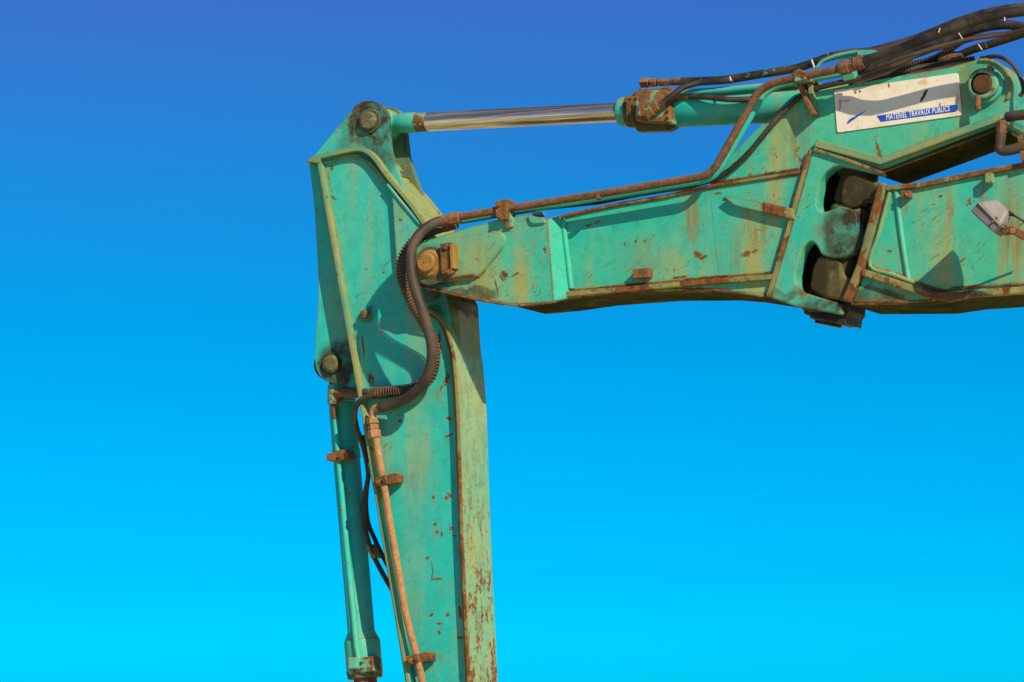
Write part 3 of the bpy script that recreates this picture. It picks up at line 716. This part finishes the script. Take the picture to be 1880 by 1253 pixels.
# ================================================================== BUCKET CYLINDER (hangs behind the stick)
def BC(y): return P(622+(y-672)*.0845, y, .07)
def bcl(name, prof, mat, parent, seg=32, smooth=True, bevel=0, label=None):
    a, b = BC(prof[0][0]), BC(prof[-1][0]); d = (b-a).length
    return lathe(name, a, b, [((BC(y)-a).length/d, m(r_)) for y, r_ in prof], mat, parent, seg, smooth, bevel, label)
bcy = bcl('bucket_cylinder', [(712, 24), (716, 25.5), (1160, 25.5), (1176, 33)], M_CYL, ROOT, label='slim turquoise hydraulic cylinder hanging behind the stick')
bcl('cylinder_head', [(1172, 31), (1178, 34), (1210, 34), (1212, 33.2), (1214, 34), (1234, 34), (1243, 31)], M_CYL, bcy, 28)
bcl('head_flange', [(1232, 36), (1246, 34)], M_GREASET, bcy, 8, False, .003)
bcl('rod', [(1240, 22), (1300, 22)], M_PIPE, bcy)
bcl('top_collar', [(706, 24), (735, 27.5), (739, 27.5), (741, 25)], M_CYL, bcy)
bcl('base_neck', [(672, 21), (714, 21)], M_BLACK, bcy)
a = BC(672); lathe('base_eye', a+Vector((0, -.096, 0)), a+Vector((0, .018, 0)), [(0, m(30)), (1, m(30))], M_GREASET, bcy)
tube('side_pipe', [(613, 742), (617, 790), (622, 850), (636, 1000), (648, 1120), (655, 1190), (660, 1216)], -.008, 5.6, M_CYL, bcy, 6)
tube('rusty_pipe_top', [(612.5, 738), (616, 770)], -.009, 6.2, M_RUST, bcy, 0)
prism('pipe_clamp', [(600, 832), (613, 832), (614, 827), (636, 826), (640, 834), (640, 843), (614, 848), (600, 847)], -.03, -.034, .03, M_RUST, bcy, .003)
bolt(622, 838, -.044, 4, M_RUST, bcy)
bcl('clamp_band', [(826, 27), (842, 27)], M_CYL, bcy)
prism('port_elbow', [(603, 716), (618, 714), (620, 730), (618, 742), (604, 742)], -.03, -.034, .03, M_RUSTT, bcy, .004)
nut('port_nut', P(617, 722, -.02), P(636, 722, -.045), m(9), M_RUST, bcy)
obox('head_port', P(652, 1218, -.02), (Vector((1, 0, 0)), Vector((0, 1, 0)), Vector((0, 0, 1))), (m(18), .06, m(22)), M_CYL, bcy, .006)
for x, y in ((664, 1214), (665, 1225), (642, 1218), (643, 1228)): bolt(x, y, -.03, 3, M_PING, bcy, .03)
prism('head_rust_pad', [(646, 1210), (684, 1205), (688, 1232), (648, 1236)], -.01, -.014, .05, M_RUSTT, bcy, .003)

# ================================================================== PIPES ON THE BOOM
YP = -.235
p1 = bentpipe('boom_pipe', [(842, 399), (924, 385), (1100, 357), (1306, 322), (1392, 168, -.235), (1420, 152, -.24), (1545, 126, -.26)], YP, 7.2, M_PIPE, rad=26, label='rusty bare boom pipe')
p2 = bentpipe('boom_pipe', [(846, 406), (930, 391), (1100, 363.5), (1312, 328), (1402, 172), (1430, 156), (1550, 134)], YP+.07, 6.5, M_CYL, rad=26, label='turquoise boom pipe behind the rusty one')
p3 = bentpipe('boom_pipe', [(985, 384), (1100, 372), (1306, 332)], -.08, 4, M_RUB, rad=10)
def clamp(pts, Yf, Yb, mat, bolts, label=None):
    c = prism('pipe_clamp', pts, Yf, Yf, Yb, mat, ROOT, .003, label)
    for x, y, r_ in bolts: bolt(x, y, Yf-.01, r_, M_RUST, c)
    return c
c1 = clamp([(908, 370), (924, 366), (934, 366), (930, 403), (914, 404), (910, 398)], -.262, -.2, M_RUST, [(915, 376, 4), (916, 397, 4)])
prism('clamp_post', [(930, 366), (938, 372), (938, 396), (943, 404), (941, 418), (926, 420), (930, 398)], -.235, -.24, -.19, M_RUSTT, c1, .003)
c2 = clamp([(1455, 132), (1466, 126), (1476, 132), (1480, 146), (1458, 150)], -.265, -.12, M_RUSTT, [])
prism('clamp_post', [(1459, 148), (1470, 148), (1478, 170), (1495, 208), (1490, 214), (1474, 180)], -.20, -.205, -.14, M_RUST, c2, .003)
prism('clamp_post', [(1482, 150), (1491, 148), (1494, 180), (1496, 208), (1488, 206)], -.17, -.175, -.10, M_EDGE, c2, .003)
obox('pipe_tab', P(1098, 362, -.25), (Vector((1, 0, .2)), Vector((0, 1, 0)), Vector((-.2, 0, 1))), (m(8), .03, m(9)), M_RUST, p1, .002)
prism('pipe_tab', [(977, 391), (992, 389), (994, 396), (978, 397)], -.2, -.202, -.16, M_EDGE, p2, .002)
# unions where hose meets pipe at the top
f1 = nut('pipe_union', P(1541, 127, -.26), P(1560, 122, -.262), m(13), M_PIPE)
nut('union_nut', P(1559, 122, -.262), P(1568, 120, -.264), m(11.5), M_PIPE, f1)
lathe('union_sleeve', P(1567, 120, -.264), P(1586, 113, -.266), [(0, m(10.5)), (.25, m(12)), (.3, m(11)), (.4, m(12)), (.5, m(11.2)), (.6, m(12.3)), (.7, m(11.4)), (1, m(12.4))], M_PIPE, f1, 18)
f2 = nut('pipe_union', P(1548, 141, YP+.07), P(1572, 136, YP+.07), m(11), M_CYL)

# ================================================================== PIPES ON THE STICK
YS = -.14
s1 = bentpipe('stick_pipe', [(684, 775), (689, 800), (745, 1130), (765, 1205), (775, 1250), (783, 1290)], YS, 7, M_TAN, rad=18, label='tan rusted pipe down the stick side')
s2 = bentpipe('stick_pipe', [(680, 850), (714, 1020), (752, 1240), (762, 1290)], -.115, 4.6, M_CLEAN, rad=10, label='thin turquoise pipe beside the tan pipe')
for (x, y) in ((711, 884), (770, 1212)):
    c = clamp([(x-26, y-6), (x-4, y-12), (x-2, y+4), (x-24, y+10)], -.165, -.10, M_RUST, [(x-19, y+1, 4.5), (x-6, y-3, 4.5)])
    prism('clamp_block', [(x-3, y-11), (x+14, y-16), (x+23, y-13), (x+22, y+3), (x, y+6)], -.14, -.145, -.10, M_RUST, c, .004)
fs = nut('pipe_union', P(683.5, 768, YS), P(684.5, 779, YS), m(12), M_TAN)
nut('union_nut', P(684.5, 780, YS), P(685.5, 789, YS), m(10.5), M_TAN, fs)
nut('union_nut', P(686, 790, YS), P(688, 805, YS), m(12.5), M_TAN, fs)

# ================================================================== HOSES
def hose(pts, Y, rpx, mat=None, label=None, res=8):
    return tube('hydraulic_hose', pts, Y, rpx, mat or M_RUBD, ROOT, res, 14, label=label)
h1p = [(812, 406, -.245), (795, 411, -.27), (772, 428, -.30), (757, 455, -.325), (754, 490, -.335), (762, 530, -.33), (776, 572, -.32), (788, 612, -.30), (793, 650, -.28), (785, 690, -.25), (760, 722, -.21), (728, 741, -.17), (698, 748, -.15)]
h1 = hose(h1p, 0, 9.5, M_RUB, 'brown hose curving past the stick pivot')
bentpipe('hose_elbow', [(704, 747, -.15), (684, 750, -.14), (683.5, 772, -.14)], 0, 6.5, M_TAN, h1, 16)
lathe('hose_sleeve', P(812, 406, -.245), P(826, 403, -.238), [(0, m(10.5)), (1, m(10.5))], M_PIPE, h1, 16)
nut('hose_nut', P(825, 403, -.238), P(845, 399, -.235), m(12), M_RUST, h1)
h2p = [(815, 418, -.165), (792, 426, -.19), (762, 443, -.23), (743, 468, -.255), (737, 495, -.26), (743, 525, -.255), (757, 558, -.23), (777, 592, -.2), (795, 628, -.17), (799, 660, -.165), (790, 692, -.16), (765, 712, -.15), (725, 719, -.14), (690, 722, -.13), (660, 722, -.085), (636, 722, -.045)]
h2 = hose(h2p, 0, 8.5, M_RUB, 'hose in a coiled spring guard behind the brown hose')
helix('spring_guard', h2p, 0, m(10.5), .0022, .0125, M_PIPE, h2, (.06, .86))
lathe('hose_sleeve', P(815, 418, -.165), P(838, 411, -.165), [(0, m(9.5)), (1, m(9.5))], M_PIPE, h2, 16)
lathe('hose_sleeve', P(668, 722, -.095), P(634, 722, -.043), [(0, m(9.5)), (1, m(9.5))], M_PIPE, h2, 16)
h3 = hose([(730, 714, -.14), (690, 723, -.145), (662, 735, -.14), (652, 757, -.11), (655, 785, -.08), (668, 825, -.03), (676, 870, 0), (670, 910, .02), (668, 950, .03), (674, 985, .03), (688, 1025, .03), (715, 1075, .06), (740, 1110, .09)], 0, 4.8, M_RUB, 'thin hose hanging between bucket cylinder and stick')
nut('hose_nut', P(677, 1000, .03), P(688, 1026, .03), m(6.4), M_PIN, h3)
h4 = hose([(668, 800, -.03), (676, 860, .03), (672, 920, .06), (676, 960, .07), (688, 990, .07), (702, 1020, .07), (718, 1050, .07)], 0, 4.5, M_RUB, 'second thin hose between bucket cylinder and stick')
nut('hose_nut', P(687, 1000, .07), P(700, 1024, .07), m(6.2), M_PIN, h4)

h5 = hose([(1252, 150, -.03), (1300, 149, -.04), (1345, 145, -.05), (1400, 136, -.06), (1460, 126, -.07), (1500, 113, -.07), (1530, 103, -.05), (1570, 97, -.02), (1620, 93, .02), (1680, 78, .05)], 0, 7.5, M_RUBT, 'black hose leaving the arm cylinder top fitting')
h6 = hose([(1214, 192, -.15), (1232, 177, -.15), (1255, 161, -.13), (1285, 152, -.1), (1320, 150, -.09), (1345, 148, -.085)], 0, 5.6, M_RUBD, 'short black hose rising from the port block')
h7 = hose([(1266, 177.5, -.075), (1300, 179, -.1), (1340, 183, -.1), (1375, 182, -.09), (1400, 175, -.05), (1430, 160, -.02)], 0, 5.2, M_RUBD, 'black hose running along the arm cylinder barrel')
h8 = hose([(1584, 114, -.266), (1612, 104, -.28), (1650, 91, -.31), (1700, 72, -.34), (1750, 52, -.355), (1810, 33, -.36), (1870, 22, -.36), (1960, 14, -.36), (2100, 20, -.36)], 0, 8.8, M_RUBD, 'thickest black hose, topmost over the upper boom')
h9 = hose([(1572, 136, -.02), (1610, 121, -.03), (1660, 105, -.05), (1710, 88, -.06), (1760, 66, -.06), (1805, 51, -.06), (1850, 46, -.06), (1890, 53, -.06), (1960, 66, -.06), (2100, 90, -.06)], 0, 8.4, M_RUBD, 'thick black hose just under the topmost hose')
h10 = hose([(1560, 104, .05), (1610, 92, .05), (1680, 72, .05), (1760, 40, .05), (1830, 20, .05), (1940, 6, .05)], 0, 7.5, M_RUBD)
h11 = hose([(1475, 170, -.15), (1520, 157, -.16), (1580, 144, -.165), (1640, 122, -.16), (1690, 98, -.14), (1740, 84, -.1), (1800, 68, -.08), (1860, 62, -.05)], 0, 5, M_RUB, 'thin brown hose crossing in front of the thick hoses')
h12 = hose([(1590, 130, .05), (1650, 122, .05), (1700, 116, .05), (1745, 108, .05), (1785, 92, .05), (1830, 78, .05), (1880, 62, .05), (1960, 36, .05), (2100, 30, .05)], 0, 7.2, M_RUBD, 'lower black hose above the sign')
GP = [(1650, 122, .02), (1690, 116, .02), (1722, 104, .02), (1742, 92, .02), (1765, 76, .02)]
hg = hose(GP, 0, 5, M_RUBD, 'short black hose with a ribbed guard above the sign')
helix('spring_guard', GP, 0, m(5.5), .0035, .011, M_RUBD, hg)
lathe('hose_sleeve', P(1725, 108, .0), P(1768, 106, .0), [(0, m(11)), (.6, m(12)), (1, m(9))], M_PIPE, h12, 16)
h13 = hose([(1305, 333, -.15), (1340, 312, -.16), (1375, 280, -.165), (1405, 244, -.165), (1430, 214, -.165), (1460, 185, -.165), (1482, 168, -.16)], 0, 4.6, M_RUBD, 'thin black hose climbing the upper boom plate')
h14 = hose([(1000, 380, -.1), (1060, 376, -.12), (1140, 364, -.14), (1210, 352, -.15), (1260, 345, -.15), (1305, 333, -.15)], 0, 3.6, M_RUBD, 'thin black hose lying on the boom top flange')
h15 = hose([(1560, 158, -.12), (1600, 150, -.12), (1660, 141, -.12), (1720, 130, -.12), (1790, 118, -.08)], 0, 6, M_RUB, 'brown hose lying along the top edge above the sign')
h16 = hose([(1800, 108, -.12), (1830, 104, -.13), (1856, 116, -.14), (1872, 140, -.14), (1879, 165, -.14), (1872, 178, -.14)], 0, 3.6, M_RUBD, 'thin black cable looping round the upper boom end')
h18 = hose([(1572, 150, -.1), (1620, 139, -.1), (1670, 129, -.1), (1730, 120, -.08), (1790, 110, -.05)], 0, 7, M_RUBD, 'black hose tucked behind the top edge above the sign')
h19 = hose([(1596, 128, -.2), (1650, 109, -.2), (1710, 90, -.18), (1770, 74, -.15), (1830, 66, -.12), (1900, 50, -.1), (2000, 30, -.1)], 0, 3.4, M_RUB, 'thinnest brown hose among the top hoses')
h17 = hose([(1850, 215, -.16), (1870, 212, -.18), (1940, 205, -.2)], 0, 9, M_RUB)
prism('hose_tape', [(1531, 100), (1575, 93), (1608, 92), (1608, 101), (1575, 103), (1533, 109)], -.09, -.095, -.06, M_CYL, h5, .003)
tube('frayed_wrap', [(1499, 125), (1512, 112), (1540, 102), (1575, 95)], -.1, 3.5, M_CYL, h5)
# cable ties round the hoses
def tie(x0, y0, x1, y1, Y, parent, r_=1.1):
    return tube('cable_tie', [(x0, y0), ((x0+x1)/2, (y0+y1)/2), (x1, y1)], Y, r_, M_WHITE, parent, 2, 6)
tie(1726, 52, 1723, 60, -.375, h8, 1.1); tie(1760, 61, 1769, 75, -.155, h9); tie(1788, 70, 1803, 92, -.12, h12); tie(1844, 32, 1845, 39, -.385, h8, 1.1)
tie(1490, 110, 1496, 127, -.1, h5, 1.8); tie(1340, 141, 1342, 149, -.14, h5, 1.6); tie(1808, 76, 1812, 88, 0, h12, 1.3)
# elbow and bracket at the right edge
f3 = nut('elbow_fitting', P(1840, 222, -.2), P(1838, 248, -.2), m(9), M_PIPE)
bentpipe('elbow', [(1838, 244, -.2), (1834, 278, -.2), (1858, 276, -.2), (1880, 268, -.2)], 0, 9, M_RUB, f3, 12)
prism('elbow_plate', [(1868, 252), (1895, 238), (1905, 290), (1876, 298)], -.2, -.21, -.17, M_RUST, f3, .004)

# ================================================================== SIGN
sg = prism('sign_plate', [(1531, 167, 5), (1759, 134, 5), (1766, 212, 5), (1537, 244, 5)], -.145, -.1455, -.1375, M_CREAM, bevel=.0008, label='weathered cream sign with blue band of white capitals')
prism('blue_band', [(1609.5, 213), (1752, 192.5, 6), (1757.5, 192, 5), (1758.5, 205, 6), (1617, 224)], -.1465, -.1465, -.1445, M_BLUE, sg, 0)
prism('blue_stroke', [(1555, 225), (1560, 219), (1593, 201.5), (1559, 226), (1556, 228)], -.1465, -.1465, -.1445, M_BLUE, sg, 0)
fc = bpy.data.curves.new('lettering', 'FONT'); fc.body = 'MATÉRIEL TRAVAUX PUBLICS'; fc.size = 1; fc.offset = .012; fc.extrude = .01; fc.shear = .18; fc.space_character = 1.1
to = bpy.data.objects.new('lettering_curve', fc); sc.collection.objects.link(to)
bpy.context.view_layer.update()
me = bpy.data.meshes.new_from_object(to.evaluated_get(bpy.context.evaluated_depsgraph_get()))
bpy.data.objects.remove(to)
xs = [v.co.x for v in me.vertices]; x0, x1 = min(xs), max(xs)
ys = [v.co.y for v in me.vertices if v.co.y < .9]; capH = .73
pa, pb, pc = P(1627.5, 220.5, -.1475), P(1744.5, 204, -.1475), P(1626, 210.5, -.1475)
bm = bmesh.new(); bm.from_mesh(me); bpy.data.meshes.remove(me)
for v in bm.verts:
    q = pa + (pb-pa)*((v.co.x-x0)/(x1-x0)) + (pc-pa)*(v.co.y/capH)
    v.co = Vector((q.x, -.1472-v.co.z*.02, q.z))
link('lettering', bm, M_PRINTW, sg)

# ================================================================== WORK LAMP
LY = -.38
def face_mesh(name, front, back, mat, parent, bevel=.006, label=None):
    bm = bmesh.new()
    f = [bm.verts.new(v) for v in front]; b = [bm.verts.new(v) for v in back]
    bm.faces.new(f); bm.faces.new(b[::-1])
    for i in range(len(f)): bm.faces.new((f[i], b[i], b[(i+1) % len(f)], f[(i+1) % len(f)]))
    return link(name, bm, mat, parent, bevel, label=label)
# lens end faces down-left, back of the housing tapers to the cable end
def quad(pts, dY): return [P(x, y, LY+d) for x, y, d in [(p[0], p[1], p[2]+dY) for p in pts]]
lens = [P(1781, 388, LY-.03), P(1822, 426, LY-.07), P(1838, 437, LY+.06), P(1797, 396, LY+.10)]
rim = [P(1795, 372, LY-.03), P(1836, 414, LY-.07), P(1852, 424, LY+.06), P(1811, 381, LY+.10)]
backp = [P(1828, 365, LY-.005), P(1850, 388, LY-.03), P(1860, 396, LY+.04), P(1838, 372, LY+.065)]
lamp = face_mesh('work_lamp', rim, backp, M_LAMP, ROOT, .009, label='square grey work lamp on a rusty bracket')
face_mesh('lamp_rim', [v+(v2-v)*.0 for v, v2 in zip(lens, rim)], [v+(v2-v)*-.02 for v, v2 in zip(rim, lens)], M_LAMPD, lamp, .006)
lathe('cable_gland', P(1851, 391, LY), P(1860, 395, LY), [(0, m(4)), (1, m(3.5))], M_RUBD, lamp, 10)
tube('lamp_cable', [(1858, 394, LY), (1872, 402, LY), (1892, 414, LY+.05), (1920, 425, LY+.1)], 0, 2, M_RUBD, lamp)
prism('lamp_bracket', [(1838, 424), (1850, 414), (1862, 416), (1880, 424), (1990, 458), (1990, 476), (1876, 440), (1858, 430), (1842, 432)], LY, LY-.02, LY+.02, M_RUST, lamp, .004)
prism('bracket_arm', [(1974, 450), (1990, 455), (1990, 480), (1974, 476)], LY, LY, MY, M_RUST, lamp, .004)
face_mesh('lamp_vent', [P(1826, 404, LY-.068), P(1829, 398, LY-.06), P(1832, 400, LY-.06), P(1829, 407, LY-.068)], [P(1826, 404, LY-.05), P(1829, 398, LY-.05), P(1832, 400, LY-.05), P(1829, 407, LY-.05)], M_RUBD, lamp, .001)
bolt(1822, 407, LY-.075, 2.2, M_RUST, lamp, .02)
tube('lamp_lip', [(1795, 372, LY-.035), (1836, 414, LY-.075), (1852, 424, LY+.055)], 0, 1.6, M_LAMP, lamp, 0)
bolt(1858, 424, LY-.03, 5, M_PIN, lamp, .02)
